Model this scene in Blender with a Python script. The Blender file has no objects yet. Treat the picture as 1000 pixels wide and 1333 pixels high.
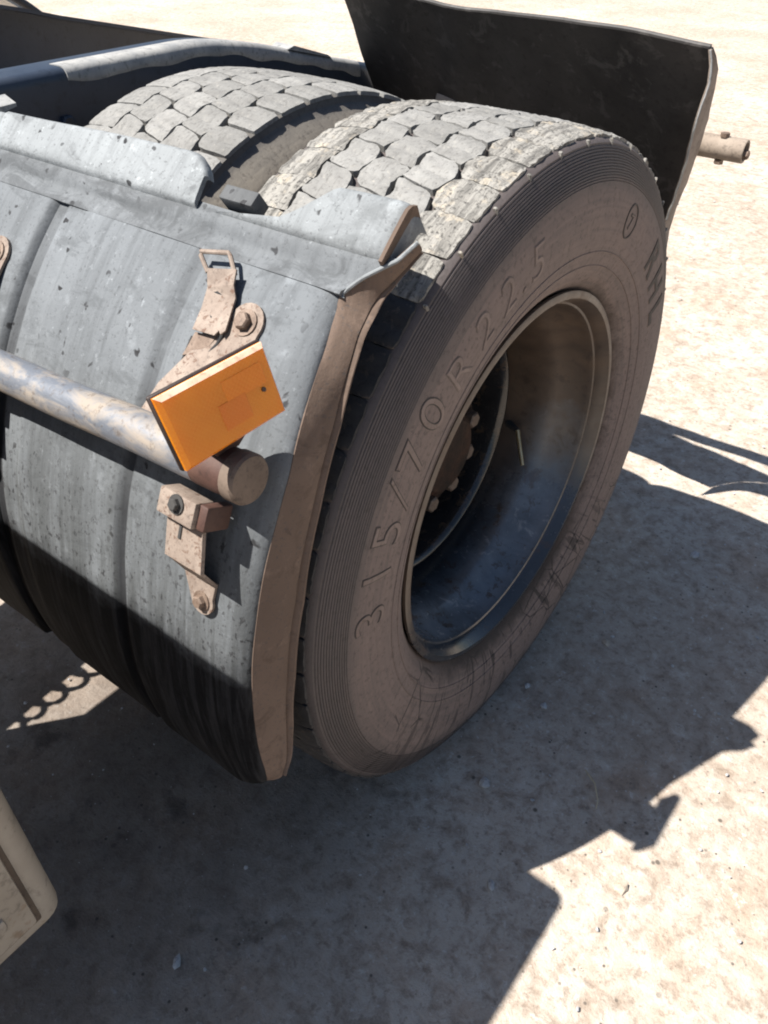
import bpy, bmesh, math, random
from mathutils import Vector, Matrix, noise
random.seed(7)
R_ = math.radians
scene = bpy.context.scene
COL = scene.collection

# ------------------------------------------------------------------ camera
cam = bpy.data.cameras.new('camera'); camo = bpy.data.objects.new('camera', cam); COL.objects.link(camo)
camo.location = (0.434, -0.908, 1.236); camo.rotation_euler = (R_(50.8), 0, R_(37.4))
cam.sensor_fit = 'VERTICAL'; cam.sensor_height = 24.0; cam.lens = 24.0 * 1050 / 1333
cam.clip_start = 0.02; cam.clip_end = 900
scene.camera = camo
scene.render.resolution_x = 768; scene.render.resolution_y = 1024

# ------------------------------------------------------------------ sky, sun, exposure
SUN = Vector((-0.422, -0.525, 1.0)).normalized()
world = bpy.data.worlds.new('World'); scene.world = world; world.use_nodes = True
wn = world.node_tree; bg = wn.nodes['Background']
sky = wn.nodes.new('ShaderNodeTexSky'); sky.sky_type = 'NISHITA'; sky.sun_disc = False
sky.sun_elevation = math.asin(SUN.z); sky.sun_rotation = math.atan2(SUN.x, SUN.y)
wn.links.new(sky.outputs[0], bg.inputs[0]); bg.inputs[1].default_value = 0.05
sl = bpy.data.lights.new('sun', 'SUN'); sl.energy = 5.0; sl.angle = R_(0.53); sl.color = (1.0, 0.955, 0.89)
so = bpy.data.objects.new('sun', sl); COL.objects.link(so)
so.rotation_euler = SUN.to_track_quat('Z', 'Y').to_euler(); so.location = SUN * 30
vs = scene.view_settings
vs.view_transform = 'Standard'; vs.look = 'None'; vs.gamma = 1.0; vs.use_curve_mapping = False
vs.exposure = 1.2
scene.render.engine = 'CYCLES'
scene.cycles.max_bounces = 8
scene.cycles.filter_width = 2.0

# ------------------------------------------------------------------ helpers
ZC = 0.485                                     # height of the axle
def C(x, R, th):                               # cylinder about the axle; th in degrees from up towards -Y
    t = R_(th); return (x, -R * math.sin(t), ZC + R * math.cos(t))

def link(o, parent=None):
    COL.objects.link(o)
    if parent: o.parent = parent
    return o
def worldloc(p):
    v = Vector((0, 0, 0))
    while p: v += p.location; p = p.parent
    return v
def mesh_obj(name, verts, faces, mat, parent=None, smooth=None, origin=None):
    """world coordinates in; origin relative to the parent chain"""
    base = worldloc(parent)
    off = Vector(origin) if origin is not None else base
    me = bpy.data.meshes.new(name)
    me.from_pydata([tuple(Vector(v) - off) for v in verts], [], faces)
    me.update()
    bm = bmesh.new(); bm.from_mesh(me); bmesh.ops.recalc_face_normals(bm, faces=bm.faces); bm.to_mesh(me); bm.free()
    if smooth:
        for p in me.polygons: p.use_smooth = True
        me.set_sharp_from_angle(angle=R_(smooth))
    me.materials.append(mat)
    o = bpy.data.objects.new(name, me)
    o.location = off - base
    return link(o, parent)
def bm_obj(name, bm, mat, parent=None, smooth=None, origin=None):
    bm.verts.index_update()
    v = [x.co.copy() for x in bm.verts]; f = [[w.index for w in q.verts] for q in bm.faces]
    bm.free()
    return mesh_obj(name, v, f, mat, parent, smooth, origin)
def thing(name, label, cat, loc=(0, 0, 0), group=None):
    o = bpy.data.objects.new(name, None); o.location = loc; o.empty_display_size = 0.1
    link(o); return tag(o, label, cat, group)
def tag(o, label, cat, group=None):
    o['label'] = label; o['category'] = cat
    if group: o['group'] = group
    return o

def grid(pts):                                  # rows of points -> verts, faces
    n = len(pts); m = len(pts[0])
    v = [p for r in pts for p in r]
    f = [(i*m+j, i*m+j+1, (i+1)*m+j+1, (i+1)*m+j) for i in range(n-1) for j in range(m-1)]
    return v, f
def thick_grid(fn, us, vs_, t):
    """sheet with thickness: fn(u, v, d) gives the point at depth d (0 or t)"""
    n, m = len(us), len(vs_)
    top = [[fn(u, v, 0) for v in vs_] for u in us]; bot = [[fn(u, v, t) for v in vs_] for u in us]
    v, f = grid(top); v2, f2 = grid(bot); k = len(v)
    f = f + [tuple(k + i for i in reversed(q)) for q in f2]; v = v + v2
    idx = lambda i, j: i*m + j
    for i in range(n-1):
        for j in (0, m-1): f.append((idx(i, j), idx(i+1, j), k+idx(i+1, j), k+idx(i, j)))
    for j in range(m-1):
        for i in (0, n-1): f.append((idx(i, j), idx(i, j+1), k+idx(i, j+1), k+idx(i, j)))
    return v, f
def lin(a, b, n): return [a + (b-a)*i/(n-1) for i in range(n)]

def revolve(profile, seg, cx=(0, 0, 0), closed=True):
    """profile of (x, R) about the X axis through cx"""
    v = []; f = []; m = len(profile)
    for i in range(seg):
        a = 2*math.pi*i/seg; c, s = math.cos(a), math.sin(a)
        for x, r in profile: v.append((cx[0]+x, cx[1]+r*c, cx[2]+r*s))
    for i in range(seg):
        k = (i+1) % seg
        for j in range(m if closed else m-1):
            l = (j+1) % m
            f.append((i*m+j, i*m+l, k*m+l, k*m+j))
    return v, f
def tube(points, r, seg=12, cap=True):
    v = []; f = []
    P = [Vector(p) for p in points]
    for i, p in enumerate(P):
        t = (P[min(i+1, len(P)-1)] - P[max(i-1, 0)]).normalized()
        a = t.cross(Vector((0.13, 0.31, 0.94)))
        if a.length < .1: a = t.cross(Vector((1, 0, 0)))
        a.normalize(); b = t.cross(a)
        rr = r[i] if isinstance(r, (list, tuple)) else r
        for k in range(seg):
            g = 2*math.pi*k/seg; v.append(p + (a*math.cos(g) + b*math.sin(g))*rr)
    for i in range(len(P)-1):
        for k in range(seg):
            l = (k+1) % seg; f.append((i*seg+k, i*seg+l, (i+1)*seg+l, (i+1)*seg+k))
    if cap:
        f.append(tuple(range(seg))); f.append(tuple((len(P)-1)*seg+k for k in range(seg)))
    return v, f
def prism(bottom, top):
    n = len(bottom); v = list(bottom) + list(top)
    f = [tuple(range(n)), tuple(range(n, 2*n))] + [(i, (i+1) % n, n+(i+1) % n, n+i) for i in range(n)]
    return v, f
def bevel_box(c, size, b=0.004, rot=None, seg=2):
    bm = bmesh.new(); bmesh.ops.create_cube(bm, size=1)
    for v in bm.verts: v.co = Vector((v.co.x*size[0], v.co.y*size[1], v.co.z*size[2]))
    bmesh.ops.bevel(bm, geom=list(bm.edges), offset=b, segments=seg, affect='EDGES', profile=.5)
    M = Matrix.Translation(c) @ (rot.to_4x4() if rot else Matrix())
    bm.transform(M); return bm
def frame_at(th):                               # axes at angle th: x, up the panel, outwards
    t = R_(th)
    return Vector((1, 0, 0)), Vector((0, math.cos(t), math.sin(t))), Vector((0, -math.sin(t), math.cos(t)))
def rot_axes(x, y, z): return Matrix((x, y, z)).transposed()

# ------------------------------------------------------------------ materials
class NT:
    def __init__(s, name):
        s.m = bpy.data.materials.new(name); s.m.use_nodes = True
        s.t = s.m.node_tree; s.n = s.t.nodes; s.b = s.n['Principled BSDF']
    def node(s, typ, **k):
        q = s.n.new(typ)
        for a, b in k.items(): setattr(q, a, b)
        return q
    def put(s, sock, val):
        if hasattr(val, 'is_linked') or isinstance(val, bpy.types.NodeSocket): s.t.links.new(val, sock)
        else: sock.default_value = val
    def coord(s, kind='Object'):
        return s.node('ShaderNodeTexCoord').outputs[kind]
    def mapping(s, vec, scale=(1, 1, 1), loc=(0, 0, 0)):
        q = s.node('ShaderNodeMapping'); s.put(q.inputs['Vector'], vec)
        s.put(q.inputs['Scale'], scale); s.put(q.inputs['Location'], loc); return q.outputs[0]
    def noise(s, vec, scale, detail=4, rough=.6, dist=0):
        q = s.node('ShaderNodeTexNoise'); s.put(q.inputs['Vector'], vec)
        q.inputs['Scale'].default_value = scale; q.inputs['Detail'].default_value = detail
        q.inputs['Roughness'].default_value = rough; q.inputs['Distortion'].default_value = dist
        return q.outputs['Fac']
    def voronoi(s, vec, scale, feature='F1'):
        q = s.node('ShaderNodeTexVoronoi', feature=feature); s.put(q.inputs['Vector'], vec)
        q.inputs['Scale'].default_value = scale; return q.outputs['Distance']
    def ramp(s, fac, *stops):
        q = s.node('ShaderNodeValToRGB'); s.put(q.inputs[0], fac); e = q.color_ramp.elements
        while len(e) < len(stops): e.new(.5)
        for el, (p, c) in zip(e, stops):
            el.position = p; el.color = (c, c, c, 1) if not isinstance(c, (tuple, list)) else tuple(c) + (1,)
        return q.outputs[0]
    def mix(s, fac, a, b, mode='MIX'):
        q = s.node('ShaderNodeMix', data_type='RGBA', blend_type=mode)
        s.put(q.inputs[0], fac)
        for sock, v in ((q.inputs[6], a), (q.inputs[7], b)):
            if isinstance(v, (tuple, list)): v = tuple(v)[:3] + (1,)
            s.put(sock, v)
        return q.outputs[2]
    def math(s, op, a, b=0.0, c=None):
        q = s.node('ShaderNodeMath', operation=op); s.put(q.inputs[0], a); s.put(q.inputs[1], b)
        if c is not None: s.put(q.inputs[2], c)
        return q.outputs[0]
    def sep(s, vec):
        q = s.node('ShaderNodeSeparateXYZ'); s.put(q.inputs[0], vec); return q.outputs
    def bump(s, h, strength=.3, dist=.002):
        q = s.node('ShaderNodeBump'); q.inputs['Strength'].default_value = strength
        q.inputs['Distance'].default_value = dist; s.put(q.inputs['Height'], h)
        s.put(s.b.inputs['Normal'], q.outputs[0]); return q.outputs[0]
    def out(s, col, rough=.7, metal=0.0, spec=.5):
        if isinstance(col, tuple): col = col[:3] + (1,)
        s.put(s.b.inputs['Base Color'], col); s.put(s.b.inputs['Roughness'], rough)
        s.put(s.b.inputs['Metallic'], metal); s.put(s.b.inputs['Specular IOR Level'], spec)
        return s.m

def mat_ground():
    t = NT('packed_sandy_ground'); c = t.coord()
    big = t.noise(c, 1.1, 5, .6); mid = t.noise(c, 5, 6, .65, .4); fine = t.noise(c, 26, 6, .72, .3); grit = t.noise(c, 260, 4, .7)
    col = t.mix(t.ramp(big, (.36, 0), (.66, 1)), (.372, .312, .256), (.478, .430, .374))
    col = t.mix(t.ramp(mid, (.50, 0), (.70, .8)), col, (.36, .265, .195))
    col = t.mix(t.ramp(fine, (.34, .85), (.52, 0)), col, (.255, .20, .155))
    col = t.mix(t.ramp(fine, (.56, 0), (.70, .75)), col, (.53, .49, .44))
    clod = t.noise(t.mapping(c, (1, 1, 1), (4, 2, 0)), 70, 5, .7)
    col = t.mix(t.ramp(clod, (.36, .55), (.46, 0)), col, (.20, .155, .12))
    col = t.mix(t.ramp(clod, (.60, 0), (.68, .6)), col, (.58, .56, .53))
    col = t.mix(t.ramp(grit, (.30, .55), (.40, 0)), col, (.17, .135, .11))
    dots = t.voronoi(t.mapping(c, (1, 1, 1), (.3, .9, 0)), 24)
    col = t.mix(t.math('MULTIPLY', t.ramp(dots, (.07, .9), (.12, 0)), t.ramp(t.noise(c, 3.3, 3), (.46, 0), (.58, 1))), col, (.10, .085, .07))
    # shade under the vehicle darkened into the ground, with oil stains over it
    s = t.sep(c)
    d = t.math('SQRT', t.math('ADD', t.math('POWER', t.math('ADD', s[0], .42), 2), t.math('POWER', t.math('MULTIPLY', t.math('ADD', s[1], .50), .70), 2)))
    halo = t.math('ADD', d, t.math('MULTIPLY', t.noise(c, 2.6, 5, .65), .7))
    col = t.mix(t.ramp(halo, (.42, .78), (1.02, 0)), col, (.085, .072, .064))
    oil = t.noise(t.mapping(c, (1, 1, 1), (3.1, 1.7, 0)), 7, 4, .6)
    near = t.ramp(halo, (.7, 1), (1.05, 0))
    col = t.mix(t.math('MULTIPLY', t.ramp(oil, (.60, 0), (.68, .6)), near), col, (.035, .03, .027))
    speck = t.voronoi(c, 55)
    col = t.mix(t.math('MULTIPLY', t.ramp(speck, (.10, 1), (.16, 0)), t.ramp(t.noise(c, 9, 2), (.5, 0), (.6, .8))), col, (.05, .045, .04))
    t.bump(t.math('ADD', t.math('ADD', t.math('MULTIPLY', fine, .9), t.math('MULTIPLY', clod, .5)), t.math('MULTIPLY', grit, .22)), .6, .009)
    return t.out(col, .93, 0, .25)

def mat_tread():
    t = NT('dusty_worn_tread_rubber'); c = t.coord()
    inf = t.node('ShaderNodeObjectInfo'); rnd = inf.outputs['Random']
    off = t.node('ShaderNodeCombineXYZ'); t.put(off.inputs[0], t.math('MULTIPLY', rnd, 9)); t.put(off.inputs[1], t.math('MULTIPLY', rnd, 5))
    va = t.node('ShaderNodeVectorMath', operation='ADD'); t.put(va.inputs[0], c); t.put(va.inputs[1], off.outputs[0]); v = va.outputs[0]
    n1 = t.noise(v, 22, 6, .7); n2 = t.noise(v, 160, 5, .7); n3 = t.noise(t.mapping(v, (1, .25, .25)), 260, 3, .6)
    base = t.mix(rnd, (.19, .188, .180), (.265, .262, .252))
    col = t.mix(t.ramp(n1, (.34, 0), (.66, 1)), t.mix(.5, base, (.10, .097, .092)), base)
    col = t.mix(t.ramp(n2, (.34, .6), (.45, 0)), col, (.075, .072, .068))
    col = t.mix(t.ramp(n2, (.58, 0), (.72, .5)), col, (.36, .335, .29))
    col = t.mix(t.ramp(n3, (.34, .4), (.44, 0)), col, (.09, .087, .082))
    t.bump(t.math('ADD', t.math('MULTIPLY', n1, .6), t.math('MULTIPLY', n2, .5)), .6, .004)
    return t.out(col, .9, 0, .3)

def mat_shoulder():
    t = NT('scuffed_shoulder_rubber'); c = t.coord()
    inf = t.node('ShaderNodeObjectInfo'); rnd = inf.outputs['Random']
    off = t.node('ShaderNodeCombineXYZ'); t.put(off.inputs[1], t.math('MULTIPLY', rnd, 9)); t.put(off.inputs[2], t.math('MULTIPLY', rnd, 5))
    va = t.node('ShaderNodeVectorMath', operation='ADD'); t.put(va.inputs[0], c); t.put(va.inputs[1], off.outputs[0]); v = va.outputs[0]
    st = t.noise(t.mapping(v, (1, .10, .10)), 130, 4, .7); n1 = t.noise(v, 30, 6, .7); n2 = t.noise(v, 190, 4, .7)
    col = t.mix(t.ramp(st, (.36, 0), (.58, 1)), (.10, .096, .089), (.26, .25, .23))
    col = t.mix(t.ramp(n1, (.56, 0), (.70, .75)), col, (.47, .40, .30))
    col = t.mix(t.ramp(n2, (.36, .85), (.47, 0)), col, (.05, .048, .045))
    t.bump(t.math('ADD', t.math('MULTIPLY', st, .8), t.math('MULTIPLY', n2, .5)), .8, .004)
    return t.out(col, .92, 0, .3)

def mat_sidewall(name='dusty_sidewall_rubber', rib0=.437, dust=(.195, .150, .133), amount=1.0):
    t = NT(name); c = t.coord(); s = t.sep(c)
    r = t.math('SQRT', t.math('ADD', t.math('POWER', s[1], 2), t.math('POWER', s[2], 2)))
    ang = t.math('ARCTAN2', s[2], s[1])
    polar = t.node('ShaderNodeCombineXYZ'); t.put(polar.inputs[0], t.math('MULTIPLY', ang, .4)); t.put(polar.inputs[1], r)
    pv = polar.outputs[0]
    n1 = t.noise(c, 9, 6, .65); n2 = t.noise(c, 140, 5, .7); n3 = t.noise(c, 45, 5, .65)
    circ = t.noise(t.mapping(pv, (4, 160, 1)), 1.0, 4, .6)
    zone = t.ramp(t.math('ADD', r, t.math('MULTIPLY', t.math('SUBTRACT', n1, .5), .03)), (rib0-.012, 1), (rib0+.014, .34))
    dusty = t.math('MULTIPLY', zone, t.ramp(n3, (.25, .72), (.7, 1.0)))
    dusty = t.math('MULTIPLY', dusty, t.ramp(circ, (.30, .62), (.55, 1.0)))
    col = t.mix(t.math('MULTIPLY', dusty, amount), (.032, .032, .036), dust)
    col = t.mix(t.ramp(n2, (.36, .5), (.47, 0)), col, (.045, .038, .034))
    # dark wet runs from the rim at the bottom of the wheel
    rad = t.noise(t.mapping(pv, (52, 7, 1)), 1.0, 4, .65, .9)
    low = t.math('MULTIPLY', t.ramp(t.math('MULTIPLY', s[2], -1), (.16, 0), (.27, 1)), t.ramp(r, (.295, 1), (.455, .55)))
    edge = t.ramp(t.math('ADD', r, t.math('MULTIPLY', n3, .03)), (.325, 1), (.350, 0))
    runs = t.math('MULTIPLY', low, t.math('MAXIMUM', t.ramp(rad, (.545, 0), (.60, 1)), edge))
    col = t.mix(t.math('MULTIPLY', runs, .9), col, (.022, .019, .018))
    crk = t.node('ShaderNodeTexVoronoi', feature='DISTANCE_TO_EDGE'); t.put(crk.inputs['Vector'], t.mapping(c, (1, 1.0, 1.0))); crk.inputs['Scale'].default_value = 17
    wig = t.math('ADD', crk.outputs['Distance'], t.math('MULTIPLY', t.math('SUBTRACT', t.noise(c, 60, 4, .7), .5), .10))
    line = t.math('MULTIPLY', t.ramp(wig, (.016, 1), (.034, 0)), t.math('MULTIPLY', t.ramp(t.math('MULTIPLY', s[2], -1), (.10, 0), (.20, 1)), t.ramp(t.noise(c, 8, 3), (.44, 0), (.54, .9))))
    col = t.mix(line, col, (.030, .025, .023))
    ringd = t.ramp(t.math('ADD', r, t.math('MULTIPLY', t.noise(c, 30, 5, .7), .05)), (.326, .85), (.345, 0))
    col = t.mix(t.math('MULTIPLY', ringd, t.ramp(s[1], (.0, .25), (.2, 1))), col, (.045, .032, .024))
    t.bump(t.math('ADD', n2, t.math('MULTIPLY', n3, .6)), .28, .002)
    return t.out(col, t.ramp(dusty, (0, .55), (1, .88)), 0, .4)

def mat_guard(name='dusty_black_plastic', dust=(.235, .25, .26), amount=1.0, flake=1.0, grime=1.0):
    t = NT(name); c = t.coord('Object')
    n1 = t.noise(c, 5, 6, .6); n2 = t.noise(c, 38, 6, .65); n3 = t.noise(c, 230, 4, .7)
    streak = t.noise(t.mapping(c, (60, 5, 5)), 1.0, 5, .65)
    col = t.mix(t.ramp(n1, (.3, 0), (.7, 1)), tuple(.74*x for x in dust), tuple(1.08*x for x in dust))
    col = t.mix(t.ramp(streak, (.30, .55), (.52, 0)), col, tuple(.42*x for x in dust))
    col = t.mix(t.ramp(n2, (.58, 0), (.70, .45)), col, tuple(min(.45, 1.45*x) for x in dust))
    col = t.mix(t.ramp(n3, (.33, .55), (.43, 0)), col, (.06, .062, .065))
    chips = t.noise(t.mapping(c, (1, .85, .85)), 52, 3, .55, .4)
    col = t.mix(t.math('MULTIPLY', t.ramp(chips, (.690, 0), (.725, .85)), flake), col, (.028, .028, .030))
    dis = t.node('ShaderNodeTexNoise'); t.put(dis.inputs['Vector'], c); dis.inputs['Scale'].default_value = 70
    dv = t.node('ShaderNodeVectorMath', operation='MULTIPLY_ADD'); t.put(dv.inputs[0], dis.outputs['Color']); dv.inputs[1].default_value = (.012, .02, .02); t.put(dv.inputs[2], c)
    vor = t.voronoi(dv.outputs[0], 40)
    col = t.mix(t.math('MULTIPLY', t.ramp(vor, (.13, 1), (.18, 0)), t.math('MULTIPLY', t.ramp(t.noise(c, 7, 3), (.50, 0), (.60, 1)), flake)), col, (.025, .025, .027))
    light = t.noise(t.mapping(c, (1, 1, 1), (.37, .11, .2)), 95, 4, .65)
    col = t.mix(t.math('MULTIPLY', t.ramp(light, (.63, 0), (.76, .5)), flake), col, tuple(min(.6, 2*x) for x in dust))
    smear = t.noise(t.mapping(c, (1.0, 2.2, 2.2), (1.3, .2, .7)), 13, 5, .7, .8)
    col = t.mix(t.ramp(smear, (.60-.06*grime, 0), (.70-.06*grime, .32+.13*grime)), col, tuple(.42*x for x in dust))
    if amount < 1: col = t.mix(1-amount, col, (.016, .016, .018))
    t.bump(t.math('ADD', n2, t.math('MULTIPLY', n3, .6)), .35, .0025)
    return t.out(col, .78, 0, .14)

def mat_panel():
    """the front guard: dusty grey high up, bare black and splashed towards its lower end"""
    m = mat_guard('dusty_splashed_shaded_plastic', (.158, .170, .182)); t = NT.__new__(NT); t.m = m; t.t = m.node_tree; t.n = t.t.nodes; t.b = t.n['Principled BSDF']
    old = t.b.inputs['Base Color'].links[0].from_socket
    c = t.coord(); s = t.sep(c)
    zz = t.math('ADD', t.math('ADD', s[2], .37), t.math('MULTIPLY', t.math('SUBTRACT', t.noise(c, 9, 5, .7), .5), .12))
    low = t.ramp(zz, (.555, 1), (.60, 0))  # mask for the painted shadow of the locker across the guard
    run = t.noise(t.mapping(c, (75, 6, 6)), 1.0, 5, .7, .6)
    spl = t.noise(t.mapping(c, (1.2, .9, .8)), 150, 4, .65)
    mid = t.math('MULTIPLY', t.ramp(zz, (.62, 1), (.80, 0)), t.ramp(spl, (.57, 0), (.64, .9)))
    wet = t.mix(t.ramp(run, (.45, 0), (.62, 1)), (.004, .004, .005), (.022, .022, .024))  # wet runs, kept near black to carry the locker's shade
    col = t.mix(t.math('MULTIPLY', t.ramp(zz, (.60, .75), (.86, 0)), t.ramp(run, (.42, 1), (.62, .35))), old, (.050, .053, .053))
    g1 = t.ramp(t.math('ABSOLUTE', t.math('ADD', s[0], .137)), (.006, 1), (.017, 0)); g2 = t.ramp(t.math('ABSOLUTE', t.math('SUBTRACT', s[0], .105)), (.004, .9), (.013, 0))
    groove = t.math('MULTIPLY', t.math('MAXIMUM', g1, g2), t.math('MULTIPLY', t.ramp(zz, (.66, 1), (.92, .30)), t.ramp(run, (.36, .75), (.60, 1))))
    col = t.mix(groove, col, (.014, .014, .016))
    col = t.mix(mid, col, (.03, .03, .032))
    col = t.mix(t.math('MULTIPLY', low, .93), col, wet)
    t.put(t.b.inputs['Base Color'], col)
    t.put(t.b.inputs['Specular IOR Level'], t.ramp(low, (0, .14), (1, .06)))
    return m

def mat_simple(name, a, b, rough=.7, metal=0.0, s1=12, s2=90, spot=None, bump=.3, spec=.5, lo=.35, hi=.65):
    t = NT(name); c = t.coord()
    n1 = t.noise(c, s1, 5, .65); n2 = t.noise(c, s2, 5, .7)
    col = t.mix(t.ramp(n1, (lo, 0), (hi, 1)), a, b)
    col = t.mix(t.ramp(n2, (.34, .6), (.46, 0)), col, tuple(.45*x for x in a))
    if spot: col = t.mix(t.ramp(t.noise(c, s1*3.1, 4, .7, .4), (.56, 0), (.64, .9)), col, spot)
    t.bump(n2, bump, .0015)
    return t.out(col, rough, metal, spec)

def mat_rim():
    t = NT('worn_black_rim_paint'); c = t.coord(); s = t.sep(c)
    n1 = t.noise(c, 12, 6, .7); n2 = t.noise(c, 75, 5, .7); n3 = t.noise(t.mapping(c, (.5, 1, 1)), 15, 5, .6, .3)
    # brown dust and ground bounce coloured into upper barrel, sky sheen into lower
    up = t.ramp(t.math('ADD', t.math('ADD', s[2], .4), t.math('MULTIPLY', t.math('SUBTRACT', n1, .5), .34)), (.20, 0), (.40, 1))
    dust = t.math('MULTIPLY', up, t.ramp(n3, (.30, .30), (.66, .85)))
    col = t.mix(dust, (.020, .021, .023), (.110, .070, .042))
    sky_sheen = t.math('MULTIPLY', t.math('MULTIPLY', t.math('SUBTRACT', 1.0, up), t.ramp(t.math('ADD', t.math('ADD', s[0], .2), t.math('MULTIPLY', n1, .06)), (.095, .05), (.150, 1))), t.ramp(n3, (.34, .35), (.60, .95)))
    sky_sheen = t.math('MULTIPLY', sky_sheen, t.ramp(t.math('ADD', s[0], .2), (.174, 1), (.184, .08)))
    col = t.mix(sky_sheen, col, (.125, .150, .180))
    col = t.mix(t.ramp(n2, (.32, .5), (.40, 0)), col, (.018, .016, .015))
    patch = t.noise(t.mapping(c, (1, 1, 1), (.7, .2, .4)), 26, 5, .7, .5)
    col = t.mix(t.ramp(patch, (.57, 0), (.63, .8)), col, (.045, .030, .021))
    col = t.mix(t.math('MULTIPLY', sky_sheen, t.ramp(patch, (.34, .8), (.41, 0))), col, (.30, .31, .32))
    rough = t.math('ADD', t.math('MULTIPLY', dust, .50), t.ramp(n2, (.3, .12), (.7, .30)))
    t.bump(t.math('ADD', n1, t.math('MULTIPLY', n2, .5)), .18, .0015)
    return t.out(col, rough, 0, .85)

def mat_pipe():
    t = NT('worn_painted_pipe'); c = t.coord()
    n1 = t.noise(t.mapping(c, (1, 2.2, 2.2)), 16, 6, .68, .5); n2 = t.noise(c, 120, 5, .7)
    col = t.mix(t.ramp(n1, (.42, 0), (.60, 1)), (.135, .148, .172), (.265, .228, .190))
    col = t.mix(t.ramp(n1, (.28, 1), (.38, 0)), col, (.19, .20, .22))
    col = t.mix(t.ramp(n2, (.34, .6), (.46, 0)), col, (.08, .06, .045))
    t.bump(n2, .3, .0012)
    return t.out(col, t.ramp(n1, (.4, .38), (.6, .75)), .15, .5)

def mat_lens(name='amber_reflector_lens', k=1.0):
    t = NT(name); c = t.coord(); s = t.sep(c)
    br = t.node('ShaderNodeTexChecker'); t.put(br.inputs['Vector'], t.mapping(c, (1, 1, 1))); br.inputs['Scale'].default_value = 420
    cell = br.outputs['Fac']
    n = t.noise(c, 34, 5, .7)
    col = t.mix(t.ramp(n, (.35, 0), (.65, 1)), (.90*k, .29*k*k, .014), (.97*k, .38*k*k, .026))
    col = t.mix(t.math('MULTIPLY', cell, .65), col, (.98*k, .42*k*k, .04))
    t.out(col, .16, 0, .6)
    tr = t.node('ShaderNodeBsdfTranslucent'); t.put(tr.inputs[0], t.mix(.0, (1.0, .42, .015), (1, 1, 1)))
    mx = t.node('ShaderNodeMixShader'); mx.inputs[0].default_value = .45
    t.t.links.new(t.b.outputs[0], mx.inputs[1]); t.t.links.new(tr.outputs[0], mx.inputs[2])
    t.t.links.new(mx.outputs[0], t.n['Material Output'].inputs['Surface'])
    t.bump(cell, .5, .0012)
    return t.m

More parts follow.
